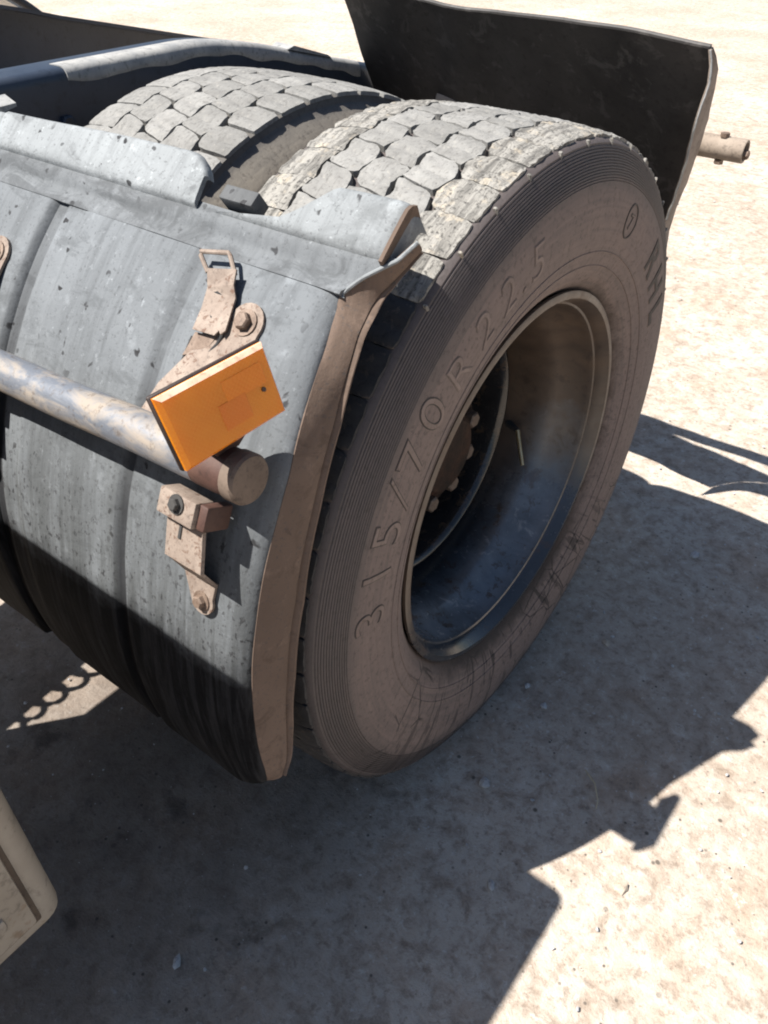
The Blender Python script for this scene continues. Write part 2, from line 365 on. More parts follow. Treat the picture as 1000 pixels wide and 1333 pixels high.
M = dict(
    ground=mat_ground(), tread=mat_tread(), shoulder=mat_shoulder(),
    side=mat_sidewall(), side_in=mat_sidewall('dusty_inner_sidewall_rubber', .47, (.23, .205, .17)),
    groove=mat_simple('groove_rubber', (.022, .022, .024), (.05, .048, .045), .9, 0, 14, 120),
    bare=mat_simple('shaded_undusted_rubber', (.016, .017, .02), (.035, .034, .035), .75, 0, 30, 120, (.075, .06, .05)),
    letter=mat_simple('dusty_raised_rubber', (.16, .122, .105), (.22, .172, .15), .85, 0, 20, 150),
    letter_mid=mat_simple('half_dusted_letter_edge', (.09, .072, .064), (.14, .112, .10), .8, 0, 20, 150),
    letter_dark=mat_simple('bare_letter_edge_rubber', (.026, .022, .021), (.045, .036, .032), .7, 0, 20, 150),
    rim=mat_rim(),
    disc=mat_simple('black_disc_gloss_paint', (.010, .011, .013), (.022, .021, .021), .22, 0, 14, 90, (.05, .035, .024), .15, .6),
    dark=mat_simple('black_chassis_paint', (.018, .019, .022), (.045, .043, .042), .5, 0, 8, 60),
    rail=mat_simple('dusty_chassis_rail_paint', (.018, .027, .045), (.036, .045, .062), .42, 0, 5, 60),
    raildust=mat_simple('dust_on_rail', (.20, .205, .21), (.33, .325, .31), .9, 0, 18, 120),
    hub=mat_simple('rusty_greasy_hub', (.010, .008, .007), (.045, .023, .015), .6, .0, 26, 120, None, .3, .15),
    nut=mat_simple('dull_steel_bolt', (.10, .075, .06), (.19, .15, .12), .55, .4, 60, 200),
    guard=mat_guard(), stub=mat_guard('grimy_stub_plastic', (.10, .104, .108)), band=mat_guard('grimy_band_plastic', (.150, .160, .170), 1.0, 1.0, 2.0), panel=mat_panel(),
    flange=mat_guard('dry_mud_on_flange', (.155, .112, .088), 1.0, .35),
    reard=mat_simple('bare_black_plastic', (.014, .013, .013), (.040, .036, .034), .62, 0, 7, 70, (.06, .055, .052)),
    rearflange=mat_simple('grey_mud_on_plastic', (.17, .135, .11), (.26, .22, .19), .9, 0, 14, 120),
    pipe=mat_pipe(), cap=mat_simple('shaded_rusty_cap', (.10, .072, .054), (.155, .115, .088), .8, 0, 20, 160),
    shaded_rust=mat_simple('shaded_rusty_red_paint', (.050, .022, .016), (.085, .042, .030), .7, 0, 24, 120),  # sleeve and cap colours darkened for the shade under the reflector
    pipe2=mat_simple('grey_weathered_pipe', (.23, .185, .145), (.33, .275, .225), .7, .1, 20, 120),
    steel=mat_simple('dust_coated_steel', (.180, .138, .112), (.27, .218, .180), .8, .05, 40, 210, (.11, .062, .042)),
    bolt=mat_simple('rusty_bolt', (.12, .080, .058), (.21, .155, .120), .65, .2, 60, 220),
    lens=mat_lens(), lens_deep=mat_lens('deep_amber_prism_field', .90),
    lens_glint=mat_simple('sun_glint_on_dusty_amber', (.62, .36, .24), (.78, .52, .38), .7, 0, 30, 150), lensback=mat_simple('black_reflector_backing', (.02, .014, .012), (.05, .03, .025), .6),
    cream=mat_simple('dirty_cream_paint', (.27, .235, .19), (.37, .33, .275), .5, 0, 6, 60, (.24, .175, .12), .15),
    seam=mat_simple('dirt_filled_seam', (.06, .045, .035), (.10, .075, .055), .9),
    stone=mat_simple('pale_stone', (.30, .30, .31), (.48, .47, .46), .85, 0, 30, 200),
    stone2=mat_simple('tan_stone', (.33, .27, .21), (.46, .40, .33), .9, 0, 30, 200),
    valve=mat_simple('brass_valve', (.55, .42, .22), (.75, .62, .38), .35, .8, 60, 200),
    white=mat_simple('chalky_dusted_plastic', (.50, .49, .46), (.66, .64, .60), .9, 0, 14, 120),
    straw=mat_simple('dry_straw', (.40, .33, .22), (.52, .45, .32), .9),
)

# ------------------------------------------------------------------ the ground
def warp(u): return 0.9*math.sinh(u*5.9)/5.9*1.9 if True else u
def build_ground():
    n = 360
    us = [warp(-1.0 + 2*i/(n-1)) for i in range(n)]
    sc = 420/us[-1]
    us = [u*(1 + (sc-1)*min(1, abs(u)/us[-1])**3) for u in us]
    pts = []
    for a in us:
        row = []
        for b in us:
            x, y = a-.2, b+.3
            fall = 1/(1+(x*x+y*y)/40)
            h = noise.noise(Vector((x*2.1, y*2.1, 3)))*.012 + noise.noise(Vector((x*7, y*7, 1)))*.005 + noise.noise(Vector((x*19, y*19, 5)))*.003
            d = math.hypot(x+.3, y); flat = min(1, max(.25, (d-.3)/.8))
            row.append((x, y, (h-.008)*fall*flat))
        pts.append(row)
    v, f = grid(pts)
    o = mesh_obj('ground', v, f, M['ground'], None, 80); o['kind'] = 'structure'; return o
build_ground()

def pebble_mesh(bm, c, r, rng):
    k = len(bm.verts)
    g = bmesh.ops.create_icosphere(bm, subdivisions=1, radius=1)
    sx, sy, sz = r*rng.uniform(.7, 1.3), r*rng.uniform(.6, 1.1), r*rng.uniform(.35, .7)
    a = rng.uniform(0, 6.28)
    for v in g['verts']:
        p = v.co*(1+rng.uniform(-.22, .22)); x, y, z = p.x*sx, p.y*sy, p.z*sz
        v.co = Vector((c[0]+x*math.cos(a)-y*math.sin(a), c[1]+x*math.sin(a)+y*math.cos(a), c[2]+z))

# ------------------------------------------------------------------ wheels
RIBN = 13
def tyre_profile():
    """(x, R) relative to the outer rim flange plane: bead, bulge, ribbed shoulder, tread base, and back"""
    side = [(-.014, .292), (-.004, .301), (.004, .309), (.0125, .322), (.0195, .340), (.0245, .362), (.0272, .385), (.0280, .403), (.0276, .420), (.0258, .436)]
    n = RIBN; a, b = (.0248, .4420), (.0095, .4840)
    for i in range(n):
        f0 = i/n; f1 = (i+.62)/n; f2 = (i+.75)/n; f3 = (i+.93)/n
        for f, h in ((f0, 0), (f1, 0), (f2, -.0012), (f3, -.0012)):
            s = f; x = a[0]+(b[0]-a[0])*(s**1.35); r = a[1]+(b[1]-a[1])*s
            side.append((x+h, r))
    side += [(.0085, .4860), (.0035, .4905), (-.006, .4920)]
    W = -.276                                   # mirror about the middle of the tread
    base = [(-.03, .4915), (-.138, .4925), (W+.03, .4915)]
    other = [(W-x, r) for x, r in reversed([p for p in side if True])]
    return side + base + other
PROF = tyre_profile()
def inner_profile():
    side = [(-.014, .292), (-.004, .301), (.006, .312), (.018, .330), (.027, .352), (.0325, .376), (.0370, .395), (.0380, .412), (.0365, .432), (.0300, .447), (.0210, .459), (.0100, .470), (.0000, .4785), (-.0040, .482), (-.0060, .4905), (-.010, .4920)]
    W = -.276
    return side + [(-.03, .4915), (-.138, .4925), (W+.03, .4915)] + [(W-x, r) for x, r in reversed(side)]
PROF_IN = inner_profile()
def side_x(r):
    pts = [p for p in PROF[:10]] + [(.0248, .4420), (.0095, .4840)]
    for (x0, r0), (x1, r1) in zip(pts, pts[1:]):
        if r0 <= r <= r1: return x0+(x1-x0)*(r-r0)/(r1-r0)
    return 0.0

NB = 56
def crown(x):                                   # tread surface radius, x from the flange plane
    s = (x+.138)/.142
    return .5035 - .0075*abs(s)**3.0
def row_mesh(name, v0, v1, seed, mat, gap=.0030, cross=.0026, slant=.10, zig=.005, zl=True, zr=True, phase=0.0, worn=.5, sipe=True):
    """one tread block spanning one pitch, zigzag along its sides; origin at the wheel centre, block at the top"""
    rng = random.Random(seed)
    pitch = 2*math.pi/NB; nu, nv = 10, 7
    tri = lambda u: (2*abs(2*((u+phase) % 1)-1)-1)
    def edge(u, side):
        z = zig*tri(u)
        lo = v0 + (z if zl else 0) + gap/2; hi = v1 + (z if zr else 0) - gap/2
        return lo + (hi-lo)*side
    top = []; jit = [(rng.uniform(-1, 1), rng.uniform(-1, 1)) for _ in range(80)]
    for i in range(nu):
        row = []
        for j in range(nv):
            u = i/(nu-1); s = j/(nv-1)
            x = edge(u, s)
            cg = cross/.5/pitch
            uu = cg/2 + u*(1-cg) + slant*(s-.5)
            onb = (i in (0, nu-1)) or (j in (0, nv-1))
            q = jit[i*nv+j]
            corner = (i in (0, nu-1)) and (j in (0, nv-1))
            if onb: uu += q[0]*.010; x += q[1]*.0006
            if corner: uu += (.034 if i == 0 else -.034); x += (.0018 if j == 0 else -.0018)
            r = crown(x) - (.0022 if corner else .0010 if onb else 0) - worn*.0012*abs(q[0])
            if sipe and i == 5 and 0 < j < nv-1: r -= .0022
            row.append((x, uu, r))
        top.append(row)
    def P(x, u, r):
        a = (u-.5)*pitch; return (x, -r*math.sin(a), r*math.cos(a))
    v = [P(*c) for r in top for c in r]; f = [(i*nv+j, i*nv+j+1, (i+1)*nv+j+1, (i+1)*nv+j) for i in range(nu-1) for j in range(nv-1)]
    ring = [(i, 0) for i in range(nu)] + [(nu-1, j) for j in range(1, nv)] + [(i, nv-1) for i in range(nu-2, -1, -1)] + [(0, j) for j in range(nv-2, 0, -1)]
    k = len(v)
    for i, j in ring:
        x, u, r = top[i][j]; v.append(P(x, u, min(.4905, r-.004)))
    for q in range(len(ring)):
        a, b = ring[q], ring[(q+1) % len(ring)]
        f.append((a[0]*nv+a[1], b[0]*nv+b[1], k+(q+1) % len(ring), k+q))
    me = bpy.data.meshes.new(name); me.from_pydata(v, [], f); me.update()
    bm = bmesh.new(); bm.from_mesh(me); bmesh.ops.recalc_face_normals(bm, faces=bm.faces); bm.to_mesh(me); bm.free()
    for p in me.polygons: p.use_smooth = True
    me.set_sharp_from_angle(angle=R_(42)); me.materials.append(mat)
    return me

def build_tyre(parent, xo, side_mat, outer):
    """xo: x of the outer flange plane of this wheel"""
    # radial clamp where it stands on the ground
    seg = 224
    v, f = revolve(PROF if outer else PROF_IN, seg, (xo, 0, ZC))
    out = []
    for x, y, z in v:
        if z < .004:
            z = .004 - (.004-z)*.1
        out.append((x, y, z))
    ty = mesh_obj('tyre', out, f, side_mat, parent, 35, origin=(xo, 0, ZC))
    rows = [(-.280, -.219, False, True, 0.0), (-.219, -.166, True, True, .5), (-.166, -.113, True, True, 0.0), (-.113, -.058, True, True, .5), (-.058, .0035 if outer else -.0035, True, False, 0.0)]
    for ri, (a, b, zl, zr, ph) in enumerate(rows):
        shoulder = ri in (0, 4)
        mat = M['shoulder'] if shoulder and outer else M['tread']
        if outer: kw = dict(gap=.0031, cross=.0012 if shoulder else .0021, slant=.0 if shoulder else .22, zig=.0048, worn=2.0)
        else: kw = dict(gap=.0021, cross=.0060 if (shoulder and ri == 4) else .0017, slant=.0 if shoulder else .24, zig=.0036, worn=.5)
        var = [row_mesh('tread_block', a, b, 31*ri+k+(0 if outer else 500), mat, zl=zl, zr=zr, phase=ph, **kw) for k in range(4)]
        rng = random.Random(ri+(90 if outer else 0))
        for i in range(NB):
            ang = (i + (.5 if ri % 2 else 0))*2*math.pi/NB      # turn about X from the top
            if math.cos(ang)*.5 < -.462: continue               # under the contact patch
            o = bpy.data.objects.new('tread_block', rng.choice(var)); o.rotation_euler = (ang + rng.uniform(-.002, .002), 0, 0)
            link(o, ty)
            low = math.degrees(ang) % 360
            if 36 < low < 300:                                  # undusted rubber, with the shade below the guard put into its colour
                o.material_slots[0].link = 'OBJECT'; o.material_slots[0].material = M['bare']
    return ty

def text_chars(items, parent, xo, hgt, mat_face, mat_edge, name, Rmid, bold=0.0, wide=1.0):
    for ch, deg in items:
        cu = bpy.data.curves.new('tmp', 'FONT'); cu.body = ch; cu.size = hgt*1.38; cu.align_x = 'CENTER'; cu.resolution_u = 6
        made = None
        for lay, (off, h, m) in enumerate(((.0011+bold, .0005, mat_edge), (bold-.0004, .0011, mat_face))):
            cu.offset = off; cu.extrude = 0
            ob = bpy.data.objects.new('tmp', cu); COL.objects.link(ob)
            bpy.context.view_layer.update()
            dg = bpy.context.evaluated_depsgraph_get()
            me = bpy.data.meshes.new_from_object(ob.evaluated_get(dg))
            bpy.data.objects.remove(ob)
            bm = bmesh.new(); bm.from_mesh(me); bpy.data.meshes.remove(me)
            bmesh.ops.triangulate(bm, faces=bm.faces)
            bmesh.ops.subdivide_edges(bm, edges=[e for e in bm.edges if e.calc_length() > .012], cuts=2)
            ext = bmesh.ops.extrude_face_region(bm, geom=list(bm.faces))
            topv = set(g for g in ext['geom'] if isinstance(g, bmesh.types.BMVert))
            for q in bm.verts:
                if ch == '/': q.co.x += (q.co.y-hgt/2)*.35
                r = Rmid - hgt/2 + q.co.y; a = R_(deg) - q.co.x*wide/Rmid
                x = xo + side_x(r) + (h if q in topv else -.0012)
                q.co = Vector((x, r*math.cos(a), ZC + r*math.sin(a)))
            o = bm_obj(name, bm, m, made or parent, None, origin=(xo, 0, ZC))
            if made: o.name = name + '_face'
            if not made and parent.type == 'MESH': made = None
        bpy.data.curves.remove(cu)

RIM = [(-.002, .2985), (.0015, .2960), (.0015, .2925), (-.003, .2895), (-.008, .2865), (-.016, .2845), (-.019, .2830), (-.022, .2805), (-.026, .2795),
       (-.055, .2755), (-.062, .2715), (-.075, .262), (-.090, .256), (-.110, .252), (-.160, .2495), (-.2, .250), (-.232, .278), (-.250, .2985), (-.256, .2965),
       (-.236, .268), (-.205, .2435), (-.165, .2435), (-.110, .2455), (-.088, .2500), (-.073, .2560), (-.056, .2690), (-.026, .2725), (-.0185, .2750),
       (-.0170, .2782), (-.0105, .2800), (-.004, .2835), (.004, .2880), (.0052, .2930), (.003, .2985)]
DISC = [(-.178, .2440), (-.166, .240), (-.157, .231), (-.151, .2235), (-.1495, .2175), (-.152, .2125), (-.160, .2085), (-.20, .2035), (-.25, .1945), (-.285, .180), (-.300, .160), (-.302, .095),
        (-.316, .095), (-.316, .165), (-.300, .190), (-.26, .208), (-.205, .2165), (-.178, .222)]

def build_outer_wheel():
    w = thing('outer_wheel', 'outer truck wheel with dusty brown sidewall and deep dark rim facing the camera', 'wheel', (-.138, 0, 0), 'dual wheels on the rear axle')
    ty = build_tyre(w, 0.0, M['side'], True)
    # moulded stubs along the shoulder edge
    for i in range(44):
        a = 2*math.pi*(i+.3)/44
        if not R_(8) < a < R_(128): continue
        c, s = math.cos(a), math.sin(a); up = Vector((0, c, s)); tan = Vector((0, -s, c))
        p = Vector((.0075, 0, ZC)) + up*.4868
        bm = bevel_box(p, (.005, .0034, .009), .001, rot_axes(Vector((1, 0, 0)), tan, up), 1)
        bm_obj('shoulder_stub', bm, M['shoulder'], ty, None, origin=(0, 0, ZC))
    text_chars([('3', 171.5), ('1', 163), ('5', 155.5), ('/', 149), ('7', 143), ('0', 135.5)],
               ty, 0.0, .056, M['letter'], M['letter_dark'], 'size_letter', .408, -.0004, .98)
    text_chars([('R', 127.5), ('2', 119), ('2', 111.5), ('.', 106.5), ('5', 102)],
               ty, 0.0, .050, M['letter'], M['letter_mid'], 'size_letter', .398, -.0006, .98)
    text_chars([('R', 41), ('H', 31.5), ('L', 23)], ty, 0.0, .050, M['letter_dark'], M['letter'], 'brand_letter', .408, .0018, 1.0)
    text_chars([('7', 63)], ty, 0.0, .020, M['letter'], M['letter_dark'], 'circled_mark', .403, 0, 1)
    # ring round the mark
    for R0 in (.0225,):
        v = []; f = []; n = 40; ce = R_(63)
        for i in range(n):
            t = 2*math.pi*i/n
            for dr in (-.0011, .0011):
                for h in (-.001, .0011):
                    r = .403 + (R0+dr)*math.sin(t)*1.0; a = ce + (R0+dr)*.9*math.cos(t)/.403
                    v.append((side_x(r)+h, r*math.cos(a), ZC+r*math.sin(a)))
        for i in range(n):
            k = (i+1) % n
            for a, b in ((0, 1), (1, 3), (3, 2), (2, 0)): f.append((i*4+a, i*4+b, k*4+b, k*4+a))
        mesh_obj('mark_ring', v, f, M['letter_dark'], ty, 40, origin=(0, 0, ZC))
    # thin moulded circles on the sidewall
    for r0 in (.3365, .3560):
        v, f = revolve([(side_x(r0-.0012)-.001, r0-.0012), (side_x(r0)+.0011, r0-.0004), (side_x(r0)+.0011, r0+.0004), (side_x(r0+.0012)-.001, r0+.0012)], 160, (0, 0, ZC))
        mesh_obj('sidewall_line', v, f, M['side'], ty, 40, origin=(0, 0, ZC))
    v, f = revolve(RIM, 160, (0, 0, ZC)); rim = mesh_obj('rim', v, f, M['rim'], w, 40, origin=(0, 0, ZC))
    v, f = revolve(DISC, 128, (0, 0, ZC)); mesh_obj('rim_disc', v, f, M['disc'], rim, 40, origin=(0, 0, ZC))
    # hub with its flange, end cover and bolts
    H = [(-.33, .110), (-.22, .108), (-.176, .094), (-.170, .112), (-.160, .1145), (-.1565, .1120), (-.1565, .080), (-.150, .074), (-.132, .070), (-.126, .062), (-.124, .0), (-.33, .0)]
    v, f = revolve(H, 64, (0, 0, ZC), closed=False); hub = mesh_obj('hub', v, f, M['hub'], w, 35, origin=(0, 0, ZC))
    for i in range(10):
        a = R_(8 - 36*i); cy, cz = .0975*math.cos(a), ZC+.0975*math.sin(a)
        v, f = revolve([(-.158, .0), (-.158, .0165), (-.1545, .0165), (-.1535, .013)], 20, (0, cy, cz), closed=False)
        mesh_obj('washer', v, f, M['hub'], hub, 35, origin=(0, cy, cz))
        v, f = revolve([(-.1545, .0145), (-.1425, .0145), (-.1400, .0120), (-.1400, 0)], 6, (0, cy, cz), closed=False)
        mesh_obj('hub_bolt', v, f, M['nut'], hub, None, origin=(0, cy, cz))
    for i in range(10):
        a = R_(26 - 36*i); cy, cz = .1675*math.cos(a), ZC+.1675*math.sin(a)
        v, f = revolve([(-.301, .0165), (-.278, .0165), (-.275, .013), (-.262, .010), (-.262, 0)], 6, (0, cy, cz), closed=False)
        mesh_obj('wheel_nut', v, f, M['nut'], w, None, origin=(0, cy, cz))
    a0, a1 = R_(-16), R_(-30)
    q0 = Vector((-.122, .229*math.cos(a0), ZC+.229*math.sin(a0))); q1 = Vector((-.088, .217*math.cos(a1), ZC+.217*math.sin(a1)))
    v, f = tube([q0, q0.lerp(q1, .5), q1], [.0040, .0036, .0036], 10); mesh_obj('valve_stem', v, f, M['valve'], w, 40)
    v, f = tube([Vector((-.150, .2455*math.cos(a0), ZC+.2455*math.sin(a0))), Vector((-.135, .236*math.cos(a0), ZC+.236*math.sin(a0))), q0], [.0075, .0065, .0045], 10); mesh_obj('valve_base', v, f, M['groove'], w, 40)
    return w
build_outer_wheel()

def build_inner_wheel():
    XO = -.362
    w = thing('inner_wheel', 'inner truck wheel with blocky pale tread, half hidden behind the outer wheel', 'wheel', (XO-.138, 0, 0), 'dual wheels on the rear axle')
    build_tyre(w, XO, M['side_in'], False)
    v, f = revolve(RIM, 96, (XO, 0, ZC)); mesh_obj('rim', v, f, M['rim'], w, 40, origin=(XO, 0, ZC))
    v, f = revolve([(-.33, .112), (-.62, .10), (-.64, .09), (-.64, 0)], 40, (0, 0, ZC), closed=False)
    return w
build_inner_wheel()

# ------------------------------------------------------------------ front mudguard
XL, XR = -.625, -.010
def xprofile(x):                                # radial step of the ribs pressed round the shell
    d = 0
    def sm(a, b, t): t = min(1, max(0, (t-a)/(b-a))); return t*t*(3-2*t)
    d -= .009*(sm(-.452, -.444, x) - sm(-.430, -.420, x))
    d -= .0035*(sm(-.430, -.420, x) - sm(-.392, -.380, x))
    d -= .004*(sm(-.205, -.200, x) - sm(-.190, -.184, x))
    return d
def tabv(T, t):
    if t <= T[0][0]: return T[0][1]
    for (a, b), (c, d) in zip(T, T[1:]):
        if t <= c:
            q = (t-a)/(c-a); return b + (d-b)*q
    return T[-1][1]
XOUT = [(34.4, .032), (36.6, .022), (39, -.004), (40.5, -.019), (43.4, -.018), (47, -.014), (53.6, -.005), (58, 0), (92, 0), (97, 0), (100, -.004), (102, -.012), (104, -.030)]
ROUT = [(34.4, .588), (39, .584), (42, .5735), (46, .571), (104, .5705)]
XIN = [(34.4, .029), (36.6, .018), (39, .009), (43, .005), (104, .005)]
RIN = [(34.4, .573), (36, .567), (38, .562), (43, .556), (48, .542), (52, .531), (61, .518), (73, .509), (85, .513), (93, .523), (97.5, .533), (99.0, .539), (100.6, .553)]
def xout(t): return tabv(XOUT, t)
def build_front_guard():
    g = thing('front_mudguard', 'dusty grey curved mudguard quarter in front of the wheel, splashed and shade-darkened below', 'mudguard', (-.30, -.575, .37), 'mudguards round the dual wheels')
    RS = .585
    cs = [(XL, 0)] + [(x, xprofile(x)) for x in lin(XL+.01, -.040, 116)]
    cs += [(-.030, -.0002), (-.022, -.0012), (-.015, -.0032), (-.009, -.0062), (-.004, -.0100), (-.001, -.0145)]
    ths = lin(41.0, 103.6, 66)
    wob = lambda x, th: .0018*noise.noise(Vector((x*6, th*.07, 2.0))) + .0012*noise.noise(Vector((x*15, th*.2, 7.0)))
    def fn(th, k, d):
        x, dr = cs[k]
        q = min(1, max(0, (x+.085)/.075)); x += xout(th)*q*q*(3-2*q)
        return C(x, RS+dr+wob(x, th)*(1 if k < 117 else .3)-d, th)
    v, f = thick_grid(fn, ths, list(range(len(cs))), .004)
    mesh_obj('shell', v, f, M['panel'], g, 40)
    # mud-coated side flange turned in towards the tyre
    def fn2(th, k, d):
        ks = [0, .12, .35, .6, .80, .86, .90, .95, 1.0]
        q = ks[k]; xo, ro, xi, ri = xout(th)-.0005, tabv(ROUT, th), tabv(XIN, th), tabv(RIN, th)
        bulge = .003*math.sin(math.pi*q) - (.0028 if k in (5,) else 0) + (.0030 if k >= 7 else 0)
        x = xo + (xi-xo)*q + bulge; r = ro + (ri-ro)*q + .0016*noise.noise(Vector((th*.12, q, 4)))
        return C(x-d, r, th)
    v, f = thick_grid(fn2, lin(34.4, 100.8, 90), list(range(9)), .0035)
    mesh_obj('side_flange', v, f, M['flange'], g, 40)
    hem = [Vector(fn2(th, 0, 0)) + Vector((.0010, 0, .0012)) for th in lin(41.0, 34.5, 16)]
    v, f = tube(hem, .0020, 8); mesh_obj('flange_hem', v, f, M['guard'], g, 40)
    # recessed band between the crease and the raised top edge
    def fn3(th, x, d):
        s = (41-th)/3.6
        r = RS-.0012 + .003*s - .0045*math.exp(-((s-.50)/.25)**2) + .0018*noise.noise(Vector((x*9, th, 3)))
        q = min(1, max(0, (x+.10)/.085)); xx = x + (xout(th)+.012)*q*q
        return C(xx, r-d, th)
    v, f = thick_grid(fn3, lin(40.92, 36.4, 15), lin(XL, -.012, 60), .004)
    mesh_obj('recessed_band', v, f, M['band'], g, 50)
    # raised top edge: outline changes along x
    def topend(x):
        return 32.0 + .5*math.sin(x*9+1) + max(0, (x+.275)/.035)**2*1.6
    def fn4(s, x, d):
        th0 = 37.4; th1 = min(36.0, topend(x)); th = th0 + (th1-th0)*s
        r = RS+.0025 + .0065*min(1, s/.14) + .008*s + .0015*noise.noise(Vector((x*8, th*.4, 9)))
        if s < .001: r = RS-.004
        r -= .010*max(0, (s-.86)/.14)**2
        if x < XL+.02: r -= .004
        return C(x, r-d, th)
    v, f = thick_grid(fn4, [0, .06, .12, .25, .4, .55, .7, .8, .86, .92, .96, 1.0], lin(XL, -.232, 44), .006)
    mesh_obj('top_edge', v, f, M['guard'], g, 45)
    # short stub left standing in the torn-out gap
    bm = bevel_box(C(-.178, RS+.003, 35.2), (.046, .017, .022), .002, rot_axes(*frame_at(35.2)))
    bm_obj('broken_stub', bm, M['stub'], g, 40)
    # tongue at the outer end
    def tongue_left(s): return -.232 + .11*min(1, s/.18) if s < .18 else -.122 + .058*((s-.18)/.82)**.8
    def fn5(s, q, d):
        xl, xr = tongue_left(s), .012 + .007*s
        x = xl + (xr-xl)*q
        th = 37.3 + (31.2-37.3)*s + .8*max(0, (q-.75)/.25)**2*s
        r = RS+.0025 + .0065*min(1, s/.14) + .0085*s + .004*q*s + .0012*noise.noise(Vector((x*14, th*.5, 6)))
        if s < .001: r = RS-.004
        r -= .012*max(0, (s-.82)/.18)**2
        dn = .008*max(0, (q-.86)/.14)**2
        return C(x, r-dn-d*(1+1.6*max(0, (q-.8)/.2)), th)
    v, f = thick_grid(fn5, [0, .06, .12, .2, .3, .45, .6, .72, .82, .9, .96, 1.0], lin(0, 1, 26), .008)
    mesh_obj('tongue', v, f, M['guard'], g, 45)
    # mud-coated wall closing the end of the tongue
    def fn6(s, q, d):
        th = 37.4 + (31.9-37.4)*s
        rt = RS+.010+.016*s - .008*max(0, (s-.8)/.2)**2; rb = RS-.014 + .004*s
        return C(.0135+.007*s - .004*(1-q)+(-d), rb+(rt-rb)*q, th)
    v, f = thick_grid(fn6, lin(0, 1, 12), lin(0, 1, 5), .004)
    mesh_obj('tongue_wall', v, f, M['flange'], g, 40)
    return g
build_front_guard()

# ------------------------------------------------------------------ pipe across the front guard
PA, PB = Vector(C(-.004, .628, 58.3)), Vector(C(-.370, .628, 59.9))
def pipe_pt(x): return PA + (PB-PA)*((x-PA.x)/(PB.x-PA.x))
def build_front_pipe():
    t = thing('support_pipe', 'worn blue-grey pipe with tan patches running across the front mudguard', 'pipe', tuple(pipe_pt(-.4)-Vector((0, 0, .021))), 'mudguard support pipes')
    v, f = tube([pipe_pt(x) + Vector((0, 0, .0008*math.sin(x*30))) for x in lin(-.86, -.052, 40)], .0212, 28); mesh_obj('tube', v, f, M['pipe'], t, 40)
    v, f = tube([pipe_pt(x) for x in (-.053, -.03, -.012)], [.0222, .0226, .0222], 28); mesh_obj('rusty_sleeve', v, f, M['shaded_rust'], t, 40)
    v, f = tube([pipe_pt(x) for x in (-.013, -.0129, .000, .003, .0035)], [.0222, .0240, .0240, .0222, .018], 36)
    mesh_obj('end_cap', v, f, M['cap'], t, 30)
build_front_pipe()

# ------------------------------------------------------------------ brackets
def plate(outline, rfun, t, name, mat, parent, holes=None):
    """outline of (x, th) on the guard, rfun(x, th) the radius of its upper face"""
    top = [C(x, rfun(x, th), th) for x, th in outline]; bot = [C(x, rfun(x, th)-t, th) for x, th in outline]
    v, f = prism(bot, top)
    o = mesh_obj(name, v, f, mat, parent)
    bm = bmesh.new(); bm.from_mesh(o.data); bmesh.ops.triangulate(bm, faces=[q for q in bm.faces if len(q.verts) > 4]); bm.to_mesh(o.data); bm.free()
    return o
DEG = 180/math.pi/.59                            # degrees per metre along the panel
def bolt_at(x, R, th, r, h, parent, mat, name='bolt', seg=6, washer=True):
    ax, up, out = frame_at(th); c = Vector(C(x, R, th))
    if washer:
        ring0 = [c + (ax*math.cos(2*math.pi*k/16) + up*math.sin(2*math.pi*k/16))*r*1.55 for k in range(16)]
        v, f = prism(ring0, [p + out*.0016 for p in ring0]); mesh_obj('washer', v, f, mat, parent)
    a = [c + (ax*math.cos(2*math.pi*k/seg+.3) + up*math.sin(2*math.pi*k/seg+.3))*r for k in range(seg)]
    b = [p + out*h*.8 for p in a]; d = [c + (p-c)*.82 + out*h for p in a]
    v = a + b + d; f = [tuple(range(2*seg, 3*seg))] + [(i, (i+1) % seg, seg+(i+1) % seg, seg+i) for i in range(seg)] + [(seg+i, seg+(i+1) % seg, 2*seg+(i+1) % seg, 2*seg+i) for i in range(seg)]
    mesh_obj(name, v, f, mat, parent)
